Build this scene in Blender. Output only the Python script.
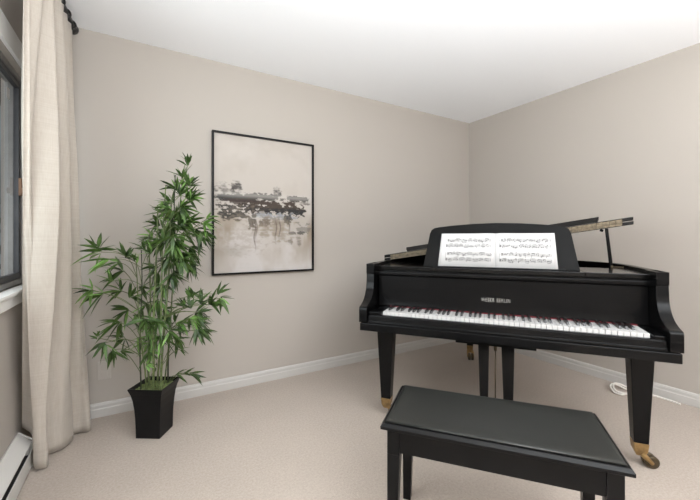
import bpy, bmesh, math, random
from mathutils import Vector, Matrix
import numpy as np
for o in list(bpy.data.objects): bpy.data.objects.remove(o, do_unlink=True)
S = bpy.context.scene
C = S.collection
PI = math.pi

# ------------------------------------------------------------------ camera
cam = bpy.data.objects.new('camera', bpy.data.cameras.new('camera')); C.objects.link(cam)
cam.location = (0, 0, 1.133)
cam.rotation_euler = (PI/2, 0, -math.atan2(0.51280, 0.85851))
cam.data.sensor_width = 36; cam.data.lens = 36*351.7/700
cam.data.shift_y = -11.7/700; cam.data.clip_start = 0.02
S.camera = cam

# ------------------------------------------------------------------ world, lights, exposure
W = bpy.data.worlds.new('overcast_sky'); S.world = W; W.use_nodes = True
wn = W.node_tree.nodes; wl = W.node_tree.links
bg = wn['Background']; bg.inputs[0].default_value = (0.93, 0.96, 1.0, 1); bg.inputs[1].default_value = 0.9
S.view_settings.view_transform = 'Standard'; S.view_settings.look = 'None'
S.view_settings.exposure = 0.12; S.view_settings.gamma = 1.0; S.view_settings.use_curve_mapping = False

def area(name, loc, target, sx, sy, power, col=(1, 1, 1)):
    l = bpy.data.lights.new(name, 'AREA'); l.shape = 'RECTANGLE'; l.size = sx; l.size_y = sy
    l.energy = power; l.color = col
    o = bpy.data.objects.new(name, l); C.objects.link(o); o.location = loc
    o.rotation_euler = (Vector(target)-Vector(loc)).to_track_quat('-Z', 'Y').to_euler()
    return o
area('floor_fill', (1.35, -1.8, 2.42), (1.35, -1.8, 0), 3.0, 2.8, 30, (0.98, 0.99, 1.0))  # added fill panel behind the camera, out of view, brightens the floor
area('bounce_light', (0.50, -1.35, 1.12), (0.50, -1.3499, 2.44), 1.9, 2.9, 240, (0.93, 0.975, 1.0))
area('window_daylight', (-0.80, 1.15, 1.5), (1.4, 0.9, 0.75), 1.5, 1.0, 26, (0.95, 0.98, 1.0))

# ------------------------------------------------------------------ materials
def mat(name, col, rough=0.5, metal=0.0, spec=0.5, noise=None, bump=None, coat=0.0, sheen=0.0, aniso=None):
    m = bpy.data.materials.new(name); m.use_nodes = True
    nt = m.node_tree; b = nt.nodes['Principled BSDF']
    b.inputs['Base Color'].default_value = (*col, 1); b.inputs['Roughness'].default_value = rough
    b.inputs['Metallic'].default_value = metal; b.inputs['Specular IOR Level'].default_value = spec
    b.inputs['Coat Weight'].default_value = coat; b.inputs['Sheen Weight'].default_value = sheen
    tc = nt.nodes.new('ShaderNodeTexCoord')
    if noise:
        sc, amt = noise[0], noise[1]
        mp = nt.nodes.new('ShaderNodeMapping'); mp.inputs['Scale'].default_value = noise[2] if len(noise) > 2 else (1, 1, 1)
        n = nt.nodes.new('ShaderNodeTexNoise'); n.inputs['Scale'].default_value = sc; n.inputs['Detail'].default_value = 6
        nt.links.new(tc.outputs['Object'], mp.inputs[0]); nt.links.new(mp.outputs[0], n.inputs['Vector'])
        r = nt.nodes.new('ShaderNodeValToRGB')
        r.color_ramp.elements[0].position = 0.3; r.color_ramp.elements[1].position = 0.7
        r.color_ramp.elements[0].color = (*[c*(1-amt) for c in col], 1); r.color_ramp.elements[1].color = (*[min(1, c*(1+amt)) for c in col], 1)
        nt.links.new(n.outputs['Fac'], r.inputs[0]); nt.links.new(r.outputs[0], b.inputs['Base Color'])
    if bump:
        n2 = nt.nodes.new('ShaderNodeTexNoise'); n2.inputs['Scale'].default_value = bump[0]; n2.inputs['Detail'].default_value = 4
        nt.links.new(tc.outputs['Object'], n2.inputs['Vector'])
        bp = nt.nodes.new('ShaderNodeBump'); bp.inputs['Strength'].default_value = bump[1]; bp.inputs['Distance'].default_value = bump[2]
        nt.links.new(n2.outputs['Fac'], bp.inputs['Height']); nt.links.new(bp.outputs[0], b.inputs['Normal'])
    return m
M_wall = mat('wall_paint', (0.462, 0.421, 0.380), 0.75, noise=(1.5, 0.012), bump=(260, 0.08, 0.001))
M_ceil = mat('ceiling_paint', (0.95, 0.955, 0.975), 0.9, bump=(120, 0.25, 0.003))
M_trim = mat('trim_paint', (0.88, 0.87, 0.85), 0.45, noise=(6, 0.02))
M_black = mat('black_lacquer', (0.0035, 0.0035, 0.0038), 0.22, noise=(9, 0.25), spec=0.17)
M_blackf = mat('satin_black_paint', (0.0045, 0.0045, 0.0048), 0.30, noise=(8, 0.2), spec=0.17)
M_desk = mat('desk_satin_black', (0.0045, 0.0045, 0.0045), 0.42, noise=(8, 0.2), spec=0.10)
M_flat = mat('worn_matt_black', (0.010, 0.010, 0.0105), 0.75, noise=(8, 0.2), spec=0.08)
M_shelf = mat('polished_black', (0.004, 0.004, 0.004), 0.13, noise=(8, 0.2), spec=0.32)
M_bench = mat('bench_black_paint', (0.0045, 0.0045, 0.0048), 0.30, noise=(12, 0.3), spec=0.18)
M_leather = mat('bench_leather', (0.017, 0.0175, 0.0155), 0.34, noise=(5, 0.10), bump=(420, 0.22, 0.001), spec=0.45)
M_ivory = mat('white_key_plastic', (0.60, 0.59, 0.58), 0.25, noise=(10, 0.01))
M_ebony = mat('black_key_plastic', (0.012, 0.012, 0.012), 0.25, noise=(10, 0.1))
M_felt = mat('red_felt', (0.13, 0.008, 0.016), 0.9, noise=(40, 0.2))
M_brass = mat('aged_brass', (0.33, 0.22, 0.10), 0.42, 0.8, noise=(30, 0.35))
M_hinge = mat('worn_brass_hinge', (0.15, 0.12, 0.08), 0.5, 0.5, noise=(60, 0.4))
M_dbrass = mat('dark_brass', (0.09, 0.068, 0.042), 0.42, 0.7, noise=(30, 0.3))
M_gold = mat('gilt_letters', (0.92, 0.89, 0.82), 0.4, 0.0, noise=(30, 0.05))
M_pot = mat('black_pot', (0.006, 0.006, 0.0065), 0.42, noise=(12, 0.2), spec=0.2)
M_moss = mat('pot_moss', (0.16, 0.20, 0.07), 0.95, noise=(60, 0.55), bump=(90, 1.0, 0.01))
M_cane = mat('bamboo_cane', (0.10, 0.13, 0.045), 0.5, noise=(14, 0.5, (1, 1, 3)))
M_canedk = mat('dark_bamboo_cane', (0.030, 0.040, 0.018), 0.5, noise=(14, 0.4, (1, 1, 3)))
M_paper = mat('paper', (0.64, 0.632, 0.628), 0.8, noise=(8, 0.01))
M_ink = mat('printed_ink', (0.05, 0.05, 0.05), 0.8, noise=(8, 0.1))
M_rod = mat('rod_black_iron', (0.012, 0.011, 0.011), 0.4, noise=(20, 0.2))
M_bronze = mat('latch_bronze', (0.22, 0.13, 0.08), 0.45, 0.5, noise=(20, 0.2))
M_wframe = mat('window_frame_dark', (0.060, 0.060, 0.065), 0.4, 0.3, noise=(20, 0.1))
M_wgrey = mat('window_frame_grey', (0.30, 0.29, 0.28), 0.4, 0.4, noise=(20, 0.1))
M_base = mat('baseboard_paint', (0.56, 0.54, 0.515), 0.45, noise=(6, 0.02))
M_plastic = mat('white_plastic', (0.50, 0.465, 0.425), 0.4, noise=(10, 0.02))
M_cable = mat('white_cable', (0.80, 0.77, 0.72), 0.45, noise=(10, 0.02))
M_slot = mat('heater_slot_dark', (0.02, 0.02, 0.02), 0.6, noise=(10, 0.1))
M_heater = mat('heater_enamel', (0.66, 0.64, 0.61), 0.4, noise=(6, 0.02))

# carpet
M_carpet = mat('carpet', (0.5, 0.42, 0.36), 0.98, spec=0.1)
nt = M_carpet.node_tree; b = nt.nodes['Principled BSDF']; b.inputs['Sheen Weight'].default_value = 0.15
tc = nt.nodes['Texture Coordinate']
n1 = nt.nodes.new('ShaderNodeTexNoise'); n1.inputs['Scale'].default_value = 90; n1.inputs['Detail'].default_value = 8; n1.inputs['Roughness'].default_value = 0.75
n2 = nt.nodes.new('ShaderNodeTexNoise'); n2.inputs['Scale'].default_value = 2.2; n2.inputs['Detail'].default_value = 5
r1 = nt.nodes.new('ShaderNodeValToRGB'); r1.color_ramp.elements[0].position = 0.25; r1.color_ramp.elements[1].position = 0.75
r1.color_ramp.elements[0].color = (0.375, 0.312, 0.262, 1); r1.color_ramp.elements[1].color = (0.57, 0.495, 0.432, 1)
r2 = nt.nodes.new('ShaderNodeValToRGB'); r2.color_ramp.elements[0].position = 0.35; r2.color_ramp.elements[1].position = 0.7
r2.color_ramp.elements[0].color = (0.93, 0.93, 0.93, 1); r2.color_ramp.elements[1].color = (1, 1, 1, 1)
mx = nt.nodes.new('ShaderNodeMix'); mx.data_type = 'RGBA'; mx.blend_type = 'MULTIPLY'; mx.inputs[0].default_value = 1
for n in (n1, n2): nt.links.new(tc.outputs['Object'], n.inputs['Vector'])
nt.links.new(n1.outputs['Fac'], r1.inputs[0]); nt.links.new(n2.outputs['Fac'], r2.inputs[0])
nt.links.new(r1.outputs[0], mx.inputs[6]); nt.links.new(r2.outputs[0], mx.inputs[7]); nt.links.new(mx.outputs[2], b.inputs['Base Color'])
n3 = nt.nodes.new('ShaderNodeTexNoise'); n3.inputs['Scale'].default_value = 160; n3.inputs['Detail'].default_value = 5
nt.links.new(tc.outputs['Object'], n3.inputs['Vector'])
bp = nt.nodes.new('ShaderNodeBump'); bp.inputs['Strength'].default_value = 0.6; bp.inputs['Distance'].default_value = 0.003
nt.links.new(n3.outputs['Fac'], bp.inputs['Height']); nt.links.new(bp.outputs[0], b.inputs['Normal'])

# curtain linen
M_linen = mat('curtain_linen', (0.80, 0.735, 0.655), 0.9, spec=0.15, sheen=0.2)
nt = M_linen.node_tree; b = nt.nodes['Principled BSDF']; tc = nt.nodes['Texture Coordinate']
hs = []
for sc in ((3, 3, 220), (260, 260, 3)):
    mp = nt.nodes.new('ShaderNodeMapping'); mp.inputs['Scale'].default_value = sc
    n = nt.nodes.new('ShaderNodeTexNoise'); n.inputs['Scale'].default_value = 1.0; n.inputs['Detail'].default_value = 4
    nt.links.new(tc.outputs['Object'], mp.inputs[0]); nt.links.new(mp.outputs[0], n.inputs['Vector']); hs.append(n)
ad = nt.nodes.new('ShaderNodeMath'); ad.operation = 'ADD'
nt.links.new(hs[0].outputs['Fac'], ad.inputs[0]); nt.links.new(hs[1].outputs['Fac'], ad.inputs[1])
rp = nt.nodes.new('ShaderNodeMapRange'); rp.inputs[1].default_value = 0.7; rp.inputs[2].default_value = 1.3; rp.inputs[3].default_value = 0; rp.inputs[4].default_value = 1
nt.links.new(ad.outputs[0], rp.inputs[0])
mx = nt.nodes.new('ShaderNodeMix'); mx.data_type = 'RGBA'
mx.inputs[6].default_value = (0.585, 0.52, 0.45, 1); mx.inputs[7].default_value = (0.69, 0.635, 0.57, 1)
nt.links.new(rp.outputs[0], mx.inputs[0]); nt.links.new(mx.outputs[2], b.inputs['Base Color'])
b.inputs['Transmission Weight'].default_value = 0.0
trl = nt.nodes.new('ShaderNodeBsdfTranslucent'); trl.inputs[0].default_value = (0.72, 0.66, 0.59, 1)
ms = nt.nodes.new('ShaderNodeMixShader'); ms.inputs[0].default_value = 0.28
out = nt.nodes['Material Output']
nt.links.new(b.outputs[0], ms.inputs[1]); nt.links.new(trl.outputs[0], ms.inputs[2]); nt.links.new(ms.outputs[0], out.inputs[0])

# glass
M_glass = bpy.data.materials.new('window_glass'); M_glass.use_nodes = True
nt = M_glass.node_tree; nt.nodes.remove(nt.nodes['Principled BSDF'])
tr = nt.nodes.new('ShaderNodeBsdfTransparent'); gl = nt.nodes.new('ShaderNodeBsdfGlossy'); gl.inputs['Roughness'].default_value = 0.02
fr = nt.nodes.new('ShaderNodeFresnel'); fr.inputs[0].default_value = 1.45; ms = nt.nodes.new('ShaderNodeMixShader')
tr.inputs[0].default_value = (0.93, 0.95, 0.95, 1)
ge = nt.nodes.new('ShaderNodeNewGeometry'); fm = nt.nodes.new('ShaderNodeMath'); fm.operation = 'SUBTRACT'; fm.use_clamp = True   # reflect on the outer face only, no total internal reflection
fr.inputs[0].default_value = 1.38
nt.links.new(fr.outputs[0], fm.inputs[0]); nt.links.new(ge.outputs['Backfacing'], fm.inputs[1])
nt.links.new(fm.outputs[0], ms.inputs[0]); nt.links.new(tr.outputs[0], ms.inputs[1]); nt.links.new(gl.outputs[0], ms.inputs[2])
nt.links.new(ms.outputs[0], nt.nodes['Material Output'].inputs[0])

# leaf
def leafmat(name, a, c):
    m = mat(name, a, 0.38, spec=0.45, noise=(16, 0.0)); nt = m.node_tree
    r = [n for n in nt.nodes if n.type == 'VALTORGB'][0]
    r.color_ramp.elements[0].color = (*a, 1); r.color_ramp.elements[1].color = (*c, 1)
    b = nt.nodes['Principled BSDF']; t = nt.nodes.new('ShaderNodeBsdfTranslucent'); nt.links.new(r.outputs[0], t.inputs[0])
    x = nt.nodes.new('ShaderNodeMixShader'); x.inputs[0].default_value = 0.25
    nt.links.new(b.outputs[0], x.inputs[1]); nt.links.new(t.outputs[0], x.inputs[2]); nt.links.new(x.outputs[0], nt.nodes['Material Output'].inputs[0])
    return m
M_leaf = leafmat('bamboo_leaf', (0.016, 0.034, 0.011), (0.098, 0.178, 0.040))
M_leaf2 = leafmat('young_bamboo_leaf', (0.13, 0.27, 0.06), (0.27, 0.45, 0.13))

# colour attribute material for the painting
M_art = bpy.data.materials.new('painted_canvas'); M_art.use_nodes = True
nt = M_art.node_tree; at = nt.nodes.new('ShaderNodeAttribute'); at.attribute_name = 'pigment'
b = nt.nodes['Principled BSDF']; b.inputs['Roughness'].default_value = 0.7
tc = nt.nodes.new('ShaderNodeTexCoord'); nz = nt.nodes.new('ShaderNodeTexNoise'); nz.inputs['Scale'].default_value = 180
nt.links.new(tc.outputs['Object'], nz.inputs['Vector']); bp = nt.nodes.new('ShaderNodeBump'); bp.inputs['Strength'].default_value = 0.15; bp.inputs['Distance'].default_value = 0.001
nt.links.new(nz.outputs['Fac'], bp.inputs['Height']); nt.links.new(bp.outputs[0], b.inputs['Normal'])
nt.links.new(at.outputs['Color'], b.inputs['Base Color'])

# ------------------------------------------------------------------ helpers
def obj(name, bm, m, parent=None, smooth=False, bevel=0.0, seg=2):
    bmesh.ops.recalc_face_normals(bm, faces=bm.faces)
    me = bpy.data.meshes.new(name); bm.to_mesh(me); bm.free()
    o = bpy.data.objects.new(name, me); C.objects.link(o)
    if m: me.materials.append(m)
    if smooth:
        for p in me.polygons: p.use_smooth = True
    if bevel:
        md = o.modifiers.new('bevel', 'BEVEL'); md.width = bevel; md.segments = seg; md.limit_method = 'ANGLE'; md.angle_limit = math.radians(40)
        md.harden_normals = False
    if parent: o.parent = parent
    return o
def thing(name, label, cat, loc=(0, 0, 0), rz=0, group=None):
    o = bpy.data.objects.new(name, None); C.objects.link(o); o.location = loc; o.rotation_euler = (0, 0, rz)
    o.empty_display_size = 0.1
    o['label'] = label; o['category'] = cat
    if group: o['group'] = group
    return o
def tag(o, label, cat, group=None):
    o['label'] = label; o['category'] = cat
    if group: o['group'] = group
    return o
def struct(o): o['kind'] = 'structure'; return o
def box(bm, x0, x1, y0, y1, z0, z1):
    vs = [bm.verts.new(p) for p in ((x0, y0, z0), (x1, y0, z0), (x1, y1, z0), (x0, y1, z0), (x0, y0, z1), (x1, y0, z1), (x1, y1, z1), (x0, y1, z1))]
    for f in ((0, 3, 2, 1), (4, 5, 6, 7), (0, 1, 5, 4), (1, 2, 6, 5), (2, 3, 7, 6), (3, 0, 4, 7)): bm.faces.new([vs[i] for i in f])
    return vs
def bx(*a):
    bm = bmesh.new(); box(bm, *a); return bm
def hexa(bm, bot, top):
    vs = [bm.verts.new(p) for p in list(bot)+list(top)]; n = len(bot)
    bm.faces.new(vs[:n][::-1]); bm.faces.new(vs[n:])
    for i in range(n): bm.faces.new([vs[i], vs[(i+1) % n], vs[n+(i+1) % n], vs[n+i]])
def prism(bm, pts, axis, a, b):
    """extrude 2-D outline along axis ('x','y','z') from a to b"""
    def P(p, w): return {'x': (w, p[0], p[1]), 'y': (p[0], w, p[1]), 'z': (p[0], p[1], w)}[axis]
    hexa(bm, [P(p, a) for p in pts], [P(p, b) for p in pts])
def tube(bm, pts, rad, n=8, cap=True):
    pts = [Vector(p) for p in pts]; rings = []
    rad = rad if isinstance(rad, (list, tuple)) else [rad]*len(pts)
    up = None
    for i, p in enumerate(pts):
        d = (pts[min(i+1, len(pts)-1)]-pts[max(i-1, 0)]).normalized()
        if up is None:
            up = Vector((0, 0, 1)) if abs(d.z) < 0.9 else Vector((1, 0, 0))
        a = d.cross(up).normalized(); c = a.cross(d).normalized(); up = c
        rings.append([bm.verts.new(p+(a*math.cos(2*PI*k/n)+c*math.sin(2*PI*k/n))*rad[i]) for k in range(n)])
    for i in range(len(rings)-1):
        for k in range(n): bm.faces.new([rings[i][k], rings[i][(k+1) % n], rings[i+1][(k+1) % n], rings[i+1][k]])
    if cap: bm.faces.new(rings[0][::-1]); bm.faces.new(rings[-1])
def lathe(bm, prof, n=24, c=(0, 0, 0), axis='z'):
    rings = []
    for r, z in prof:
        ring = []
        for k in range(n):
            a = 2*PI*k/n; p = (r*math.cos(a), r*math.sin(a), z)
            if axis == 'x': p = (z, r*math.cos(a), r*math.sin(a))
            if axis == 'y': p = (r*math.cos(a), z, r*math.sin(a))
            ring.append(bm.verts.new((p[0]+c[0], p[1]+c[1], p[2]+c[2])))
        rings.append(ring)
    for i in range(len(rings)-1):
        for k in range(n): bm.faces.new([rings[i][k], rings[i][(k+1) % n], rings[i+1][(k+1) % n], rings[i+1][k]])
    bm.faces.new(rings[0][::-1]); bm.faces.new(rings[-1])
def spline(P, n):
    """Catmull-Rom through points, n samples per span"""
    P = [Vector(p) for p in P]; out = []
    for i in range(len(P)-1):
        p0 = P[max(i-1, 0)]; p1 = P[i]; p2 = P[i+1]; p3 = P[min(i+2, len(P)-1)]
        for k in range(n):
            t = k/n
            out.append(0.5*((2*p1)+(p2-p0)*t+(2*p0-5*p1+4*p2-p3)*t*t+(3*p1-p0-3*p2+p3)*t**3))
    out.append(P[-1]); return out

# ------------------------------------------------------------------ room shell
XL, XR, YB, YF, H = -0.52, 3.213, 2.736, -3.6, 2.44
struct(obj('floor', bx(XL-0.12, XR+0.12, YF, YB+0.12, -0.1, 0), M_carpet))
struct(obj('ceiling', bx(XL-0.12, XR+0.12, YF, YB+0.12, H, H+0.1), M_ceil))
struct(obj('wall_back', bx(XL-0.12, XR+0.12, YB, YB+0.12, 0, H), M_wall))
struct(obj('wall_rear', bx(XL-0.12, XR+0.12, YF-0.12, YF, -0.1, H+0.1), M_wall))
struct(obj('wall_right', bx(XR, XR+0.12, YF, YB, 0, H), M_wall))
WY0, WY1, WZ0, WZ1 = 0.55, 2.58, 0.885, 1.995
bm = bmesh.new()
for a in ((YF, WY0, 0, H), (WY1, YB, 0, H), (WY0, WY1, 0, WZ0), (WY0, WY1, WZ1, H)): box(bm, XL-0.12, XL, a[0], a[1], a[2], a[3])
struct(obj('wall_left', bm, M_wall))
def baseboard(name, length, mtx):
    bm = bmesh.new()
    prism(bm, [(0, 0), (0.014, 0), (0.014, 0.050), (0.011, 0.056), (0.011, 0.074), (0.007, 0.084), (0, 0.088)], 'x', 0, length)
    o = obj(name, bm, M_base); o.matrix_world = mtx; return struct(o)
baseboard('baseboard_back', XR-XL, Matrix.Translation((XR, YB, 0)) @ Matrix.Rotation(PI, 4, 'Z'))
baseboard('baseboard_right', YB-0.014-YF, Matrix.Translation((XR, YF, 0)) @ Matrix.Rotation(PI/2, 4, 'Z'))

# window
bm = bmesh.new(); cw = 0.105; t = 0.018
for a in ((WY0-cw, WY1+cw, WZ1, WZ1+cw), (WY0-cw, WY1+cw, WZ0-0.07, WZ0), (WY0-cw, WY0, WZ0, WZ1), (WY1, WY1+cw, WZ0, WZ1)):
    box(bm, XL, XL+t, *a)
win = struct(obj('window_1', bm, M_trim, bevel=0.003))
bm = bmesh.new(); box(bm, XL-0.02, XL+0.035, WY0-0.02, WY1+0.02, WZ0-0.012, WZ0+0.004)
obj('window_sill', bm, M_trim, win, bevel=0.003)
def framebm(x0, x1, y0, y1, z0, z1, w):
    bm = bmesh.new(); box(bm, x0, x1, y0, y1, z0, z0+w); box(bm, x0, x1, y0, y1, z1-w, z1)
    box(bm, x0, x1, y0, y0+w, z0+w, z1-w); box(bm, x0, x1, y1-w, y1, z0+w, z1-w); return bm
g = 0.006
obj('window_frame', framebm(XL-0.10, XL-0.028, WY0, WY1, WZ0+g, WZ1, 0.026), M_wgrey, win, bevel=0.002)
obj('sash', framebm(XL-0.060, XL-0.035, 1.40, WY1-0.028, WZ0+0.034, WZ1-0.028, 0.030), M_wframe, win, bevel=0.002)
obj('sash', framebm(XL-0.092, XL-0.066, WY0+0.028, 2.16, WZ0+0.034, WZ1-0.028, 0.036), M_wframe, win, bevel=0.002)
obj('pane', bx(XL-0.050, XL-0.046, 1.43, WY1-0.058, WZ0+0.064, WZ1-0.058), M_glass, win)
obj('pane', bx(XL-0.081, XL-0.077, WY0+0.064, 2.124, WZ0+0.07, WZ1-0.064), M_glass, win)
bm = bmesh.new(); box(bm, XL-0.036, XL-0.022, 2.515, 2.535, 1.36, 1.455); box(bm, XL-0.024, XL-0.012, 2.505, 2.528, 1.37, 1.40)
obj('latch', bm, M_bronze, win, bevel=0.002)
obj('sticker', bx(XL-0.0460, XL-0.0450, 2.36, 2.41, 1.83, 1.885), M_paper, win)

# baseboard heater along the left wall
ht = thing('baseboard_heater', 'long white metal baseboard heater on the floor along the window wall', 'heater', (XL, 0, 0))
y0, y1 = -1.0, 2.31
bm = bmesh.new(); prism(bm, [(0.002, 0.020), (0.002, 0.175), (0.010, 0.178), (0.060, 0.128), (0.060, 0.121), (0.012, 0.164), (0.010, 0.020)], 'y', y0, y1)
obj('cover', bm, M_heater, ht)
obj('front_panel', bx(0.058, 0.064, y0, y1, 0.012, 0.086), M_heater, ht, bevel=0.0015)
obj('fins', bx(0.012, 0.050, y0+0.02, y1-0.02, 0.03, 0.070), M_slot, ht)
for ya, yb in ((y0-0.004, y0), (y1, y1+0.004)):
    bm = bmesh.new(); prism(bm, [(0.002, 0.0), (0.002, 0.178), (0.012, 0.180), (0.066, 0.135), (0.066, 0.0)], 'y', ya, yb)
    obj('end_cap', bm, M_heater, ht)

# wall outlet
ou = thing('wall_outlet', 'small white outlet plate low on the left wall behind the bamboo plant', 'outlet', (-0.195, YB, 0.29), 0)
obj('cover_plate', bx(-0.036, 0.036, -0.006, 0, -0.058, 0.058), M_plastic, ou, bevel=0.002)
for dz in (-0.022, 0.022):
    so = obj('socket', bx(-0.016, 0.016, -0.0085, -0.006, dz-0.014, dz+0.014), M_plastic, ou, bevel=0.001)

# ------------------------------------------------------------------ outdoors beyond the window
M_siding = mat('grey_siding', (0.30, 0.34, 0.39), 0.7, noise=(1.2, 0.5, (6, 6, 0.4)))
M_ground = mat('garden_ground', (0.30, 0.31, 0.30), 0.9, noise=(2, 0.2))
M_bark = mat('tree_bark', (0.10, 0.095, 0.09), 0.9, noise=(9, 0.5, (1, 1, 0.2)))
M_needle = mat('conifer_needles', (0.08, 0.10, 0.115), 0.85, noise=(14, 0.7))
struct(obj('ground', bx(-9, XL-0.13, -2, 16, -0.5, -0.35), M_ground))
bd = thing('neighbouring_shed', 'blue grey boarded outbuilding seen through the window glass', 'building', (-3.0, 10.6, -0.35), 0)
bm = bmesh.new()
for k in range(36): box(bm, -2.4+k*0.14, -2.4+k*0.14+0.13, -0.02, 0.03, 0, 4.4)
box(bm, -2.4, 2.64, 0.03, 3.0, 0, 4.4); obj('boarded_wall', bm, M_siding, bd)
bm = bmesh.new(); prism(bm, [(-2.7, 4.4), (2.9, 4.4), (0.1, 5.8)], 'y', -0.3, 3.3); obj('roof', bm, M_slot, bd)
rng = random.Random(5)
def conifer(x, y, h, lab):
    t = thing('conifer_tree', lab, 'tree', (x, y, -0.35))
    bm = bmesh.new(); tube(bm, [(0, 0, 0), (0.02, 0, h*0.5), (0, 0, h)], [0.09, 0.06, 0.015], 8); obj('trunk', bm, M_bark, t, True)
    bm = bmesh.new()
    for i in range(130):
        z = h*(0.12+0.86*i/130); r = (1-z/h)*0.62+0.06; a = rng.random()*2*PI
        c, s = math.cos(a), math.sin(a); tip = Vector((c*r, s*r, z-0.25*r)); w = 0.09
        p0 = Vector((0, 0, z+0.03)); pe = Vector((-s, c, 0))*w; md = (p0+tip)/2
        v = [bm.verts.new(q) for q in (p0, md+pe+Vector((0, 0, 0.02)), tip, md-pe+Vector((0, 0, 0.02)), md-Vector((0, 0, 0.07)))]
        for f in ((0, 1, 4), (1, 2, 4), (2, 3, 4), (3, 0, 4), (0, 3, 2, 1)): bm.faces.new([v[k] for k in f])
    obj('foliage', bm, M_needle, t)
conifer(-1.75, 8.2, 3.9, 'slim dark conifer outside the window, nearest to the glass')
conifer(-2.55, 9.0, 4.4, 'slim dark conifer outside the window, close to the boarded outbuilding')

# ------------------------------------------------------------------ curtain and rod
cs = Vector((0.85851, -0.51280, 0)); cf = Vector((0.51280, 0.85851, 0))
rodA = Vector((-0.3425, 2.600, 2.372)); rdir = (Vector((-0.3606, 2.368, 2.372))-Vector((-0.3425, 2.611, 2.372))).normalized()
rod = thing('curtain_rod', 'black curtain rod with rings and ball finial above the window', 'curtain rod', tuple(rodA))
bm = bmesh.new(); tube(bm, [Vector((0, 0, 0)), rdir*1.35], 0.019, 12); obj('pole', bm, M_rod, rod, True)
bm = bmesh.new(); q = Vector((0, 0, 0))-rdir*0.0
prof = [(a*1.35, b*1.2) for a, b in [(0.006, -0.012), (0.014, -0.010), (0.016, 0.0), (0.021, 0.012), (0.023, 0.024), (0.020, 0.036), (0.010, 0.044), (0.001, 0.046)]]
lathe(bm, prof, 20, axis='y'); obj('finial', bm, M_rod, rod, True)
for s in (0.10, 1.25):
    p = rdir*s; bm = bmesh.new(); tube(bm, [p, Vector((XL+0.006-rodA.x, p.y, 0.0))], 0.006, 8)
    box(bm, XL-rodA.x, XL+0.006-rodA.x, p.y-0.015, p.y+0.015, -0.03, 0.03); obj('bracket', bm, M_rod, rod)
for i in range(9):
    p = rdir*(0.035+0.115*i); bm = bmesh.new()
    tube(bm, [p+Vector((math.cos(a)*0.026, 0, math.sin(a)*0.026-0.008)) for a in [2*PI*k/16 for k in range(17)]], 0.0055, 6, cap=False)
    obj('ring', bm, M_rod, rod, True)

# curtain : sheet between a pleated heading on the rod and a hem path on the floor
hem = [(-0.503, 2.338, 0.192), (-0.480, 2.312, 0.186), (-0.448, 2.275, 0.160), (-0.440, 2.252, 0.03), (-0.415, 2.238, 0.012), (-0.392, 2.250, 0.012),
       (-0.425, 2.355, 0.012), (-0.385, 2.380, 0.012), (-0.355, 2.395, 0.012), (-0.325, 2.445, 0.012), (-0.318, 2.490, 0.012),
       (-0.345, 2.530, 0.012), (-0.300, 2.545, 0.012), (-0.262, 2.535, 0.012), (-0.250, 2.565, 0.012), (-0.275, 2.625, 0.012), (-0.32, 2.66, 0.012)]
hemS = spline(hem, 14); N = len(hemS); rows = 56
# heading: along the rod from u=0 (near) to u=1 (far end), with pinch pleats
Ltop = 0.725
cur_bm = bmesh.new(); grid = []
for j in range(rows+1):
    v = j/rows; row = []
    for i in range(N):
        u = i/(N-1); b0 = hemS[i]
        sd = 0.03+(1-u)*Ltop
        base = rodA+rdir*sd
        amp = 0.030+0.012*math.sin(u*7)
        pl = math.sin(u*2*PI*8.0+0.6)*min(1, u*9, (1-u)*3+0.1)
        top = Vector((base.x+amp*pl+0.006, base.y+0.006*math.sin(u*2*PI*16), 2.334+0.006*abs(pl)))
        # blend: upper part keeps the pleats, lower part follows the hem folds
        w = v; ed = min(1, u*7, (1-u)*2.5)
        k = top.lerp(b0, w)
        # extra deep rounded folds in the middle
        fold = math.sin(u*2*PI*4.2+0.4)*0.036*math.sin(PI*min(1, v*1.1))**1.0 if v*1.1 < 1 else 0
        k.x += fold*ed
        k.x += 0.004*math.sin(9*v+14*u)*ed
        k.z = top.z+(b0.z-top.z)*v
        row.append(cur_bm.verts.new(k))
    grid.append(row)
for j in range(rows):
    for i in range(N-1): cur_bm.faces.new([grid[j][i], grid[j][i+1], grid[j+1][i+1], grid[j+1][i]])
cu = obj('curtain', cur_bm, M_linen, None, True)
md = cu.modifiers.new('thick', 'SOLIDIFY'); md.thickness = 0.002; md.offset = 0
tag(cu, 'floor length cream linen curtain gathered beside the window', 'curtain')

# ------------------------------------------------------------------ framed painting
pw, ph = 0.812, 1.062
pic = thing('framed_painting', 'framed abstract painting in cream with dark grey smears on the left wall', 'painting', (0.4612+pw/2-0.011, YB, 0.861))
bm = framebm(-0.03, 0, -pw/2, pw/2, 0, ph, 0.014)
for v in bm.verts: v.co = Vector((v.co.y, v.co.x-0.001, v.co.z))
obj('frame', bm, M_blackf, pic, bevel=0.001)
obj('backing_board', bx(-pw/2+0.012, pw/2-0.012, -0.012, -0.002, 0.012, ph-0.012), M_paper, pic)
nx, nz = 200, 262
rs = np.random.RandomState(11)
def vnoise(w, h, sx, sz, seed):
    r = np.random.RandomState(seed); gx = r.rand(int(sz)+3, int(sx)+3)
    x = np.linspace(0, sx, w); z = np.linspace(0, sz, h); xi = x.astype(int); zi = z.astype(int); fx = x-xi; fz = z-zi
    fx = fx*fx*(3-2*fx); fz = fz*fz*(3-2*fz)
    a = gx[np.ix_(zi, xi)]; b_ = gx[np.ix_(zi, xi+1)]; c = gx[np.ix_(zi+1, xi)]; d = gx[np.ix_(zi+1, xi+1)]
    return (a*(1-fx)+b_*fx)*(1-fz)[:, None]+(c*(1-fx)+d*fx)*fz[:, None]
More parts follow.
